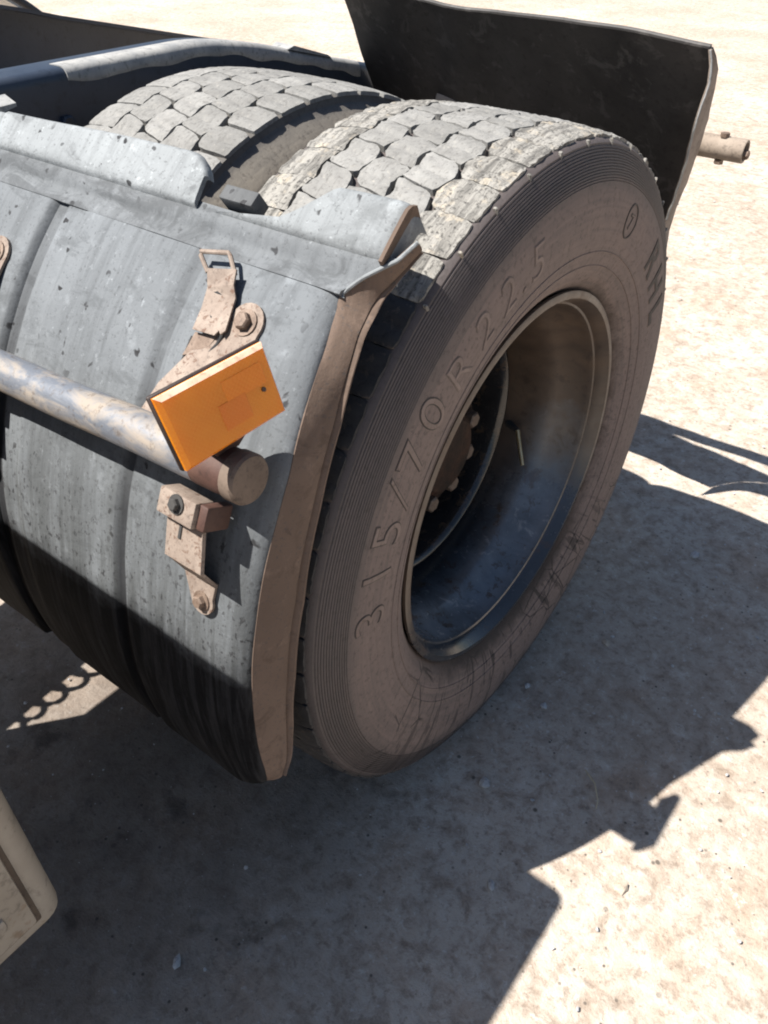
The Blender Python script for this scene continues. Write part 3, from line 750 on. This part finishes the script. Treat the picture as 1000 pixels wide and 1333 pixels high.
def bracket(dx, label, dth=0.0):
    t = thing('pipe_bracket', label, 'bracket', C(-.11+dx, .585, 75), 'brackets clamping the pipe to the mudguard')
    X = lambda x: x+dx
    bx, bth = -.099, 46.4+dth
    # upper tab with a round head
    rr = .0205
    out = []
    for k in range(13):
        a = R_(-20 + 210*k/12); out.append((X(bx+rr*math.cos(a)), bth - rr*math.sin(a)*DEG))
    out += [(X(-.150), 51.0+dth), (X(-.158), 54.5), (X(-.158), 57.2), (X(-.082), 57.2), (X(-.080), 52.0+dth)]
    plate(out, lambda x, th: .5895 + .030*min(1, max(0, (th-50.5-dth)/6.5)), .0035, 'upper_tab', M['steel'], t)
    bolt_at(X(bx), .5897, bth, .0088, .009, t, M['bolt'])
    # clamp block below the pipe
    bm = bevel_box(C(X(-.069), .622, 63.2), (.048, .026, .024), .002, rot_axes(*frame_at(63.6)))
    bm_obj('clamp_block', bm, M['steel'], t, 40)
    bm = bevel_box(C(X(-.040), .612, 63.2), (.012, .026, .034), .003, rot_axes(*frame_at(63.4)))
    bm_obj('clamp_cheek', bm, M['shaded_rust'], t, 40)  # side face of the clamp, its shade given as a darker colour
    bolt_at(X(-.068), .634, 62.9, .0062, .007, t, M['groove'], 'clamp_bolt')
    # stand-off plate and foot
    o2 = [(X(-.089), 64.3), (X(-.041), 64.2), (X(-.034), 68.4), (X(-.084), 68.4)]
    plate(o2, lambda x, th: .6225 - .0002*(th-65), .0045, 'standoff_plate', M['steel'], t)
    ax, up, outv = frame_at(66.4)
    bm = bevel_box(Vector(C(X(-.068), .6228, 65.6)), (.0036, .014, .0012), .0004, rot_axes(ax, up, outv), 1); bm_obj('slot', bm, M['groove'], t)
    o3 = [(X(-.127), 69.0), (X(-.080), 70.9), (X(-.070), 71.7), (X(-.100), 70.9)]
    plate([(X(-.084), 68.3), (X(-.034), 68.3), (X(-.042), 70.9), (X(-.087), 71.0)], lambda x, th: .6222 - .0315*min(1, max(0, (th-68.4)/2.4)), .004, 'bent_web', M['steel'], t)
    fx, fth = X(-.058), 73.2
    o4 = [(X(-.087), 70.8), (X(-.042), 70.7)]
    for k in range(11):
        a = R_(25 - 190*k/10); o4.append((fx+.0155*math.cos(a), fth - .0155*math.sin(a)*DEG))
    plate(o4, lambda x, th: .5905, .0035, 'foot_tab', M['steel'], t)
    bolt_at(fx, .5905, fth, .0070, .008, t, M['bolt'])
bracket(0, 'rusty tan steel bracket bolted to the mudguard behind the amber reflector')
bracket(-.397, 'rusty tan steel bracket cut off by the left picture edge', 2.6)

def build_strap_clip():
    t = thing('strap_clip', 'bent rusty strap clip with a wire loop above the amber reflector', 'clip', C(-.155, .585, 47))
    rf = lambda x, th: .5945 + .004*math.sin((th-41)*1.0)
    pl = [(-.166, 43.0), (-.131, 42.2), (-.127, 43.6), (-.121, 44.6), (-.112, 47.8), (-.1145, 48.3), (-.119, 48.0), (-.121, 48.6), (-.150, 48.8), (-.157, 46.5), (-.160, 44.6)]
    plate(pl, rf, .0022, 'clip_plate', M['steel'], t)
    dk = [(-.157, 45.3), (-.153, 44.9), (-.145, 44.6), (-.133, 44.9), (-.1335, 46.0), (-.137, 47.2), (-.1405, 47.0), (-.138, 45.9), (-.140, 45.3), (-.148, 45.3), (-.153, 45.7)]
    plate(dk, lambda x, th: rf(x, th)+.0005, .0012, 'torn_slot', M['groove'], t)
    wire = [C(-.168, .593, 43.2), C(-.182, .598, 42.0), C(-.183, .599, 41.7), C(-.149, .599, 41.0), C(-.146, .598, 41.2), C(-.134, .593, 42.6)]
    v, f = tube(wire, .0024, 8); mesh_obj('wire_loop', v, f, M['steel'], t, 40)
    st = [(-.152, 48.9), (-.124, 48.6), (-.128, 49.6), (-.136, 50.2), (-.152, 51.2), (-.157, 51.4), (-.154, 50.2)]
    plate(st, lambda x, th: .5915, .0018, 'torn_strap', M['bolt'], t)
    v, f = tube([C(-.154, .590, 49.4), C(-.158, .587, 52.0), C(-.161, .586, 55.5)], .0020, 8); mesh_obj('strap_edge', v, f, M['dark'], t, 40)
    v, f = tube([C(-.1175, .5925, 48.2), C(-.120, .5905, 49.2), C(-.126, .590, 50.2)], .0020, 8); mesh_obj('hanging_wire', v, f, M['dark'], t, 40)
build_strap_clip()

def build_reflector():
    TL = Vector((-.018, -.6017, .9217)); W = .1145; H = .0685
    yv = Vector((0, 1, 0)); til = R_(9); dn = Vector((math.sin(til), .15, -math.cos(til))).normalized()
    nrm = yv.cross(-dn) * -1
    if nrm.x < 0: nrm = -nrm
    cen = TL + yv*W/2 + dn*H/2
    t = thing('side_reflector', 'rectangular amber reflector tilted on the end of the blue-grey pipe', 'reflector', tuple(TL + yv*W/2 + dn*H))
    RM = rot_axes(yv, -dn, nrm)
    bm = bevel_box(cen - nrm*.004, (W+.003, H+.003, .005), .0015, RM, 1); bm_obj('backing', bm, M['lensback'], t, 40)
    def slab(w, h, z0, z1, ins, ox=0, oy=0):
        b = [cen + yv*(ox+sx*w/2) - dn*(oy+sy*h/2) + nrm*z0 for sx, sy in ((-1, -1), (1, -1), (1, 1), (-1, 1))]
        m = [cen + yv*(ox+sx*w/2) - dn*(oy+sy*h/2) + nrm*(z0+(z1-z0)*.45) for sx, sy in ((-1, -1), (1, -1), (1, 1), (-1, 1))]
        tp = [cen + yv*(ox+sx*(w/2-ins)) - dn*(oy+sy*(h/2-ins)) + nrm*z1 for sx, sy in ((-1, -1), (1, -1), (1, 1), (-1, 1))]
        v = b+m+tp; f = [(0, 1, 2, 3), (8, 9, 10, 11)] + [(i, (i+1) % 4, 4+(i+1) % 4, 4+i) for i in range(4)] + [(4+i, 4+(i+1) % 4, 8+(i+1) % 4, 8+i) for i in range(4)]
        return v, f
    v, f = slab(W, H, -.001, .0055, .0035); lens = mesh_obj('lens', v, f, M['lens'], t)
    e0 = [cen + yv*sx*W/2 + -dn*(H/2+.0004) + nrm*.0020 for sx in (-1, 1)]; e1 = [cen + yv*sx*(W/2-.0035) + -dn*(H/2-.0032) + nrm*.0058 for sx in (1, -1)]
    v, f = prism([p - nrm*.0012 for p in e0+e1], e0+e1); mesh_obj('sunlit_dusty_bevel', v, f, M['lens_glint'], lens)  # pale strip paints the sun's glint along the dusty bevel
    v, f = slab(.030, .024, .0056, .0059, .0004, .006, -.008); mesh_obj('prism_field', v, f, M['lens_deep'], lens)
    v, f = slab(.044, .020, .0056, .00585, .0004, .024, .012); mesh_obj('prism_field', v, f, M['lens'], lens)
    c = cen + yv*.040 - dn*(-.003) + nrm*.0060
    ring = [c + (yv*math.cos(2*math.pi*k/10) + dn*math.sin(2*math.pi*k/10))*.0022 for k in range(10)]
    v, f = prism([p - nrm*.002 for p in ring], [p + nrm*.0008 for p in ring]); mesh_obj('rivet', v, f, M['lensback'], t)
    # small lug on the pipe that carries it
    a = TL + yv*W*.52 + dn*H*.92 - nrm*.006; b = pipe_pt(-.032) + Vector((0, .004, .019))
    v, f = prism([b + Vector((-.020, -.012, 0)), b + Vector((.008, -.012, 0)), b + Vector((.008, .012, 0)), b + Vector((-.020, .012, 0))],
                 [a + Vector((-.012, -.030, .012)), a + Vector((0, -.030, 0)), a + Vector((0, .030, 0)), a + Vector((-.012, .030, .012))])
    mesh_obj('mounting_lug', v, f, M['shaded_rust'], t)
build_reflector()

# ------------------------------------------------------------------ rear mudguard and its pipe
def build_rear_guard():
    g = thing('rear_mudguard', 'black upright mudguard quarter behind the wheel with a torn pale edge', 'mudguard', (-.36, .62, .40), 'mudguards round the dual wheels')
    zs = lin(1.0, 0.0, 26)
    RE = [(1.017, .003), (1.0, .010), (.984, .012), (.94, .004), (.884, -.008), (.83, -.024), (.777, -.040), (.699, -.062), (.60, -.066), (.40, -.066)]
    LE = [(1.10, -.79), (1.03, -.775), (.962, -.778), (.895, -.79), (.80, -.80), (.60, -.80), (.40, -.80)]
    def ip(tab, z):
        for (a, b), (c, d) in zip(tab, tab[1:]):
            if z <= a and z >= c: return b + (d-b)*(a-z)/(a-c)
        return tab[0][1] if z > tab[0][0] else tab[-1][1]
    def prof(z):                                # y of the right-hand edge
        y = .436 + .66*(1.017-z)
        if z < .80:
            y0 = .436 + .66*(.217); y = y0 + .085*math.sin(min(1, (.80-z)/.30)*math.pi/2)
        return y
    def fn(s, q, d):
        # s: 0 at the top edge, q: 0 right .. 1 left
        ztop = 1.017 + .018*q + .006*math.sin(q*7) + .030*max(0, q-.6)
        z = ztop - (ztop-.40)*s
        xr, xl = ip(RE, z), ip(LE, z)
        x = xr + (xl-xr)*q
        y = prof(z - (.018*q)) + .095*q + .006*noise.noise(Vector((q*5, z*6, 2))) + .0022*math.sin(q*34+z*2) + .002*noise.noise(Vector((q*22, z*9, 4)))
        return (x, y + d, z + d*.4)
    v, f = thick_grid(fn, [0, .02, .05, .09, .13, .17, .22, .27, .32, .38, .45, .55, .65, .75, .85, .93, 1], lin(0, 1, 40), .005)
    mesh_obj('shell', v, f, M['reard'], g, 40)
    def fl(s, q, d):
        z = 1.017 - .60*s
        wv = .060*min(1, max(.03, (s-.005)/.11))*(1 if s < .5 else 1-.5*(s-.5))
        p = Vector((ip(RE, z)+.0015, prof(z), z))
        p += Vector((.001-.003*q, -.82*wv*q, -.57*wv*q))
        p.x += .002*noise.noise(Vector((s*30, q, 1)))
        return (p.x - d, p.y, p.z)
    v, f = thick_grid(fl, lin(0, 1, 40), lin(0, 1, 5), .003)
    mesh_obj('side_flange', v, f, M['rearflange'], g, 40)
    # torn pale rim
    pts = [Vector(fl(s, 1.0, 0)) + Vector((.0005, 0, 0)) for s in lin(0, .42, 26)]
    v, f = tube(pts, [.0016]*26, 6); mesh_obj('torn_rim', v, f, M['raildust'], g, 40)
    # rolled top lip
    pts = [Vector(fn(0, q, 0)) + Vector((0, .004, .001)) for q in lin(0.004, .985, 40)]
    v, f = tube(pts, .0042, 8); mesh_obj('top_lip', v, f, M['reard'], g, 40)
build_rear_guard()

def build_rear_pipe():
    y, z = .640, .838
    t = thing('support_pipe', 'grey weathered pipe stub poking out behind the rear mudguard', 'pipe', (-.3, y, z-.02), 'mudguard support pipes')
    n = 26
    prof_ = [(-.60, .0195), (.034, .0195), (.036, .0185), (.036, .0150), (-.02, .0145)]
    v, f = revolve(prof_, 28, (0, y, z), closed=False); mesh_obj('tube', v, f, M['pipe2'], t, 40)
    v, f = revolve([(.020, .0148), (.026, .0148), (.026, 0)], 20, (0, y, z), closed=False); mesh_obj('inner_plug', v, f, M['dark'], t, 40)
    v, f = revolve([(.026, .008), (.042, .008), (.044, .006), (.044, 0)], 6, (0, y-.004, z-.004), closed=False); mesh_obj('end_bolt', v, f, M['bolt'], t)
    for zz, s in ((z+.0185, 1), (z-.0185, -1)):
        c = Vector((-.004, y-.004, zz)); ring = [c + Vector((math.cos(k*math.pi/3), math.sin(k*math.pi/3), 0))*.008 for k in range(6)]
        v, f = prism(ring, [p*1.0 + Vector((0, 0, .007*s)) for p in ring]); mesh_obj('cross_bolt', v, f, M['bolt'], t)
build_rear_pipe()

# ------------------------------------------------------------------ chassis rails
def rail_top(y):
    if y < .15: return .982
    if y < .45: return .982 - .055*((y-.15)/.30)**1.6
    return .927 - .225*(y-.45)
def build_rail(x0, sgn, label, lit):
    t = thing('chassis_rail', label, 'chassis rail', (x0, -.2, .62), 'chassis rails')
    ys = lin(-2.2, .0, 12) + lin(.05, 1.10, 34)
    # C-section: web at x0, flanges towards the middle, rounded outer corner
    sec = [(.07, 0), (.016, 0), (.006, -.0025), (.0015, -.008), (0, -.018), (0, -.13), (0, -.252), (.004, -.264), (.016, -.27), (.07, -.27),
           (.07, -.262), (.018, -.262), (.008, -.252), (.008, -.018), (.014, -.009), (.07, -.008)]
    v = []; f = []; m = len(sec)
    for y in ys:
        for dx, dz in sec: v.append((x0 + sgn*dx, y, rail_top(y)+dz))
    for i in range(len(ys)-1):
        for j in range(m):
            l = (j+1) % m; f.append((i*m+j, i*m+l, (i+1)*m+l, (i+1)*m+j))
    f += [tuple(range(m)), tuple((len(ys)-1)*m+j for j in range(m))]
    mesh_obj('channel', v, f, M['rail'], t, 50)
    return t
near_rail = build_rail(-.80, -1, 'near black chassis rail with dust along its rounded top edge', True)
far_rail = build_rail(-1.70, 1, 'far black chassis rail beyond the near one', False)
def rail_extras():
    # crust of dust on the rounded edge of the near rail
    def fn(y, k, d):
        pr = [(-.040, .0012), (-.016, .0016), (-.005, -.0010), (.0004, -.0070), (.0018, -.0150), (.0012, -.0215)]
        dx, dz = pr[k]
        n = .5*noise.noise(Vector((y*14, k, 2)))
        e = 1 if k < 4 else max(.1, 1+n)
        return (-.80+dx - (0 if d == 0 else .003), y, rail_top(y)+dz*e - d)
    v, f = thick_grid(fn, lin(-.10, .62, 60), list(range(6)), .004)
    mesh_obj('dust_crust', v, f, M['raildust'], near_rail, 50)
    v, f = prism([(-.802, .40, rail_top(.40)), (-.802, .53, rail_top(.53)), (-.87, .56, rail_top(.56)), (-.87, .42, rail_top(.42))],
                 [(-.803, .42, rail_top(.42)+.009), (-.803, .52, rail_top(.52)+.004), (-.87, .55, rail_top(.55)+.006), (-.87, .44, rail_top(.44)+.013)])
    mesh_obj('end_plate', v, f, M['raildust'], near_rail)
    for y in (-.12, .02, .22, .40):
        for z in (-.075, -.19):
            v, f = revolve([(.0, .013), (.009, .013), (.011, .010), (.011, 0)], 6, (-.80, y, rail_top(y)+z), closed=False); mesh_obj('rail_bolt', v, f, M['rail'], near_rail)
rail_extras()
# axle under the chassis
def build_axle():
    t = thing('rear_axle', 'dark rear axle tube running inwards from the wheels', 'axle', (-1.0, 0, .38))
    v, f = revolve([(-.335, .10), (-.36, .095), (-.66, .085), (-.72, .075), (-.95, .075), (-1.05, .13), (-1.15, .19), (-1.35, .19), (-1.45, .13), (-1.55, .075), (-1.9, .075)], 36, (0, 0, ZC), closed=False)
    mesh_obj('axle_tube', v, f, M['dark'], t, 40)
build_axle()
def build_spring_blocker():  # unseen leaves added to shade the ground beside the locker
    t = thing('spring_shade_blocker', 'unseen stack of spring leaves added under the near rail for its shade', 'shade blocker', (-.98, -.6, .45))
    for k in range(6):
        L = .80-.09*k
        def fn(y, x, d, k=k): return (x, y-.15, .60 - .018*k - .10*(1-((y)/.82)**2) - d)
        v, f = thick_grid(fn, lin(-L, L, 15), [-1.16, -.905], .015); mesh_obj('leaf', v, f, M['dark'], t, 40)
build_spring_blocker()
def build_shade_coil():  # unseen coil added to break the sunlit ground into speckled shade
    pts = []
    n = 260
    for i in range(n):
        a = i*.42; y = -1.25 + .75*i/n
        pts.append((-.862+.030*math.cos(a), y, .52 - .06*math.sin(math.pi*i/n) + .036*math.sin(a)))
    v, f = tube(pts, .0062, 6); tag(mesh_obj('unseen_shade_coil', v, f, M['dark'], None, 60, origin=(-.862, -.9, .47)), 'unseen added hose hanging under the chassis beside the locker', 'shade_coil')
build_shade_coil()
# small bright plate end at the left edge above the rail
def build_plate_tip():
    t = thing('plate_tip', 'small grey plate tip at the left picture edge in front of the chassis rail', 'plate', (-.70, -.28, .955))
    x = -.70
    v = [(x, -.42, .985), (x+.03, -.42, .975), (x+.02, -.265, .977), (x-.02, -.255, .981)]
    v, f = prism([(a, b, c-.028 if b < -.3 else c-.004) for a, b, c in v], v); mesh_obj('plate', v, f, M['raildust'], t)
build_plate_tip()
# far mudguard, only its sunlit edge shows in the corner
def build_far_guard():
    g = thing('far_mudguard', 'sunlit pale mudguard edge on the far side, in the top left corner', 'mudguard', (-2.15, .70, .5), 'mudguards round the dual wheels')
    def fn(s, x, d):
        th = -(24 + 60*s); p = C(x, .64 - d, th)
        return (p[0], p[1]+.16 - .02*math.sin(x*9), p[2]-.085)
    v, f = thick_grid(fn, lin(0, 1, 20), lin(-2.5, -1.86, 12), .012); mesh_obj('shell', v, f, M['white'], g, 50)
    pts = [fn(s, -1.857, -.004) for s in lin(0, 1, 20)]
    v, f = tube(pts, .010, 8); mesh_obj('edge_bead', v, f, M['dark'], g, 40)
build_far_guard()

# ------------------------------------------------------------------ cream side locker at the lower left
def build_locker():
    x1, y1, z0, z1 = -.112, -.786, .300, .993
    x0, y0 = -.80, -1.75
    t = thing('side_locker', 'dirty cream painted locker corner at the lower left edge', 'locker', ((x0+x1)/2, (y0+y1)/2, z0))
    bm = bevel_box(((x0+x1)/2, (y0+y1)/2, (z0+z1)/2), (x1-x0, y1-y0, z1-z0), .022, None, 5); bm_obj('body', bm, M['cream'], t, 40)
    # raised door panel on the outer side and its dirt-filled seam
    bm = bevel_box((x1+.001, (y0+y1)/2-.002, (z0+z1)/2+.002), (.006, y1-y0-.052, z1-z0-.062), .0025); bm_obj('door_seam', bm, M['seam'], t, 40)
    bm = bevel_box((x1+.003, (y0+y1)/2-.002, (z0+z1)/2+.002), (.010, y1-y0-.064, z1-z0-.074), .004); bm_obj('door', bm, M['cream'], t, 40)
    for zz in (.385, .47):
        bm = bevel_box((x1+.008, (y0+y1)/2-.01, zz), (.010, y1-y0-.10, .022), .004); bm_obj('pressed_rib', bm, M['cream'], t, 40)
build_locker()

# ------------------------------------------------------------------ stones and litter
def stones():
    rng = random.Random(11)
    b0 = bmesh.new(); bmesh.ops.create_icosphere(b0, subdivisions=1, radius=1); b0.verts.index_update()
    iv = [q.co.copy() for q in b0.verts]; jf = [[w.index for w in q.verts] for q in b0.faces]; b0.free()
    V = []; F = []
    for i in range(3200):
        d = rng.random()**.7
        x = rng.uniform(-1.1, 1.1)*(.4+d*2.4)-.1; y = rng.uniform(-1.0, 1.4)*(.4+d*3.0)+.2
        r = .0009+.0038*rng.random()**7
        if x*x+y*y > 6: r *= 2.4
        sx, sy, sz = r*rng.uniform(.7, 1.3), r*rng.uniform(.6, 1.1), r*rng.uniform(.35, .7); a = rng.uniform(0, 6.28); k = len(V)
        for q in iv:
            p = q*(1+rng.uniform(-.22, .22)); X, Y = p.x*sx, p.y*sy
            V.append((x+X*math.cos(a)-Y*math.sin(a), y+X*math.sin(a)+Y*math.cos(a), .0005+p.z*sz))
        F += [[k+w for w in q] for q in jf]
    o = mesh_obj('pebbles', V, F, M['stone'], None, None, origin=(0, 0, 0)); o['kind'] = 'stuff'
    o['label'] = 'fine pale grit and pebbles scattered over the sandy ground'
    S = [((.052, .043), .0085, 'stone', 'white chip on shaded ground close below the tyre edge'),
         ((.125, .235), .010, 'stone2', 'tan flat stone in the shade to the right of the wheel'),
         ((.098, -.184), .011, 'stone', 'pale grey stone in the shade below the tyre, centre bottom'),
         ((.36, -.212), .012, 'stone2', 'flat tan stone on the sunlit ground at the lower right'),
         ((-.100, -.700), .009, 'stone', 'small white chip in the shade near the bottom left'),
         ((.10, .02), .009, 'stone', 'bluish stone on dark ground beside the tyre bottom'),
         ((.20, -.33), .008, 'stone', 'tiny pale stone near the rounded shadow edge'),
         ((.17, .60), .012, 'stone', 'grey stone in the shade at the right picture edge')]
    for (x, y), r, m, lab in S:
        bm = bmesh.new(); pebble_mesh(bm, (x, y, .002), r, rng)
        tag(bm_obj('stone', bm, M[m], None, None, origin=(x, y, 0)), lab, 'stone', 'loose stones')
    v, f = tube([(.225, -.06, .006), (.25, -.075, .008), (.268, -.10, .006), (.272, -.115, .005)], .0012, 6)
    tag(mesh_obj('straw', v, f, M['straw'], None, None, origin=(.25, -.08, 0)), 'thin curved straw lying on the shaded ground', 'straw')
stones()
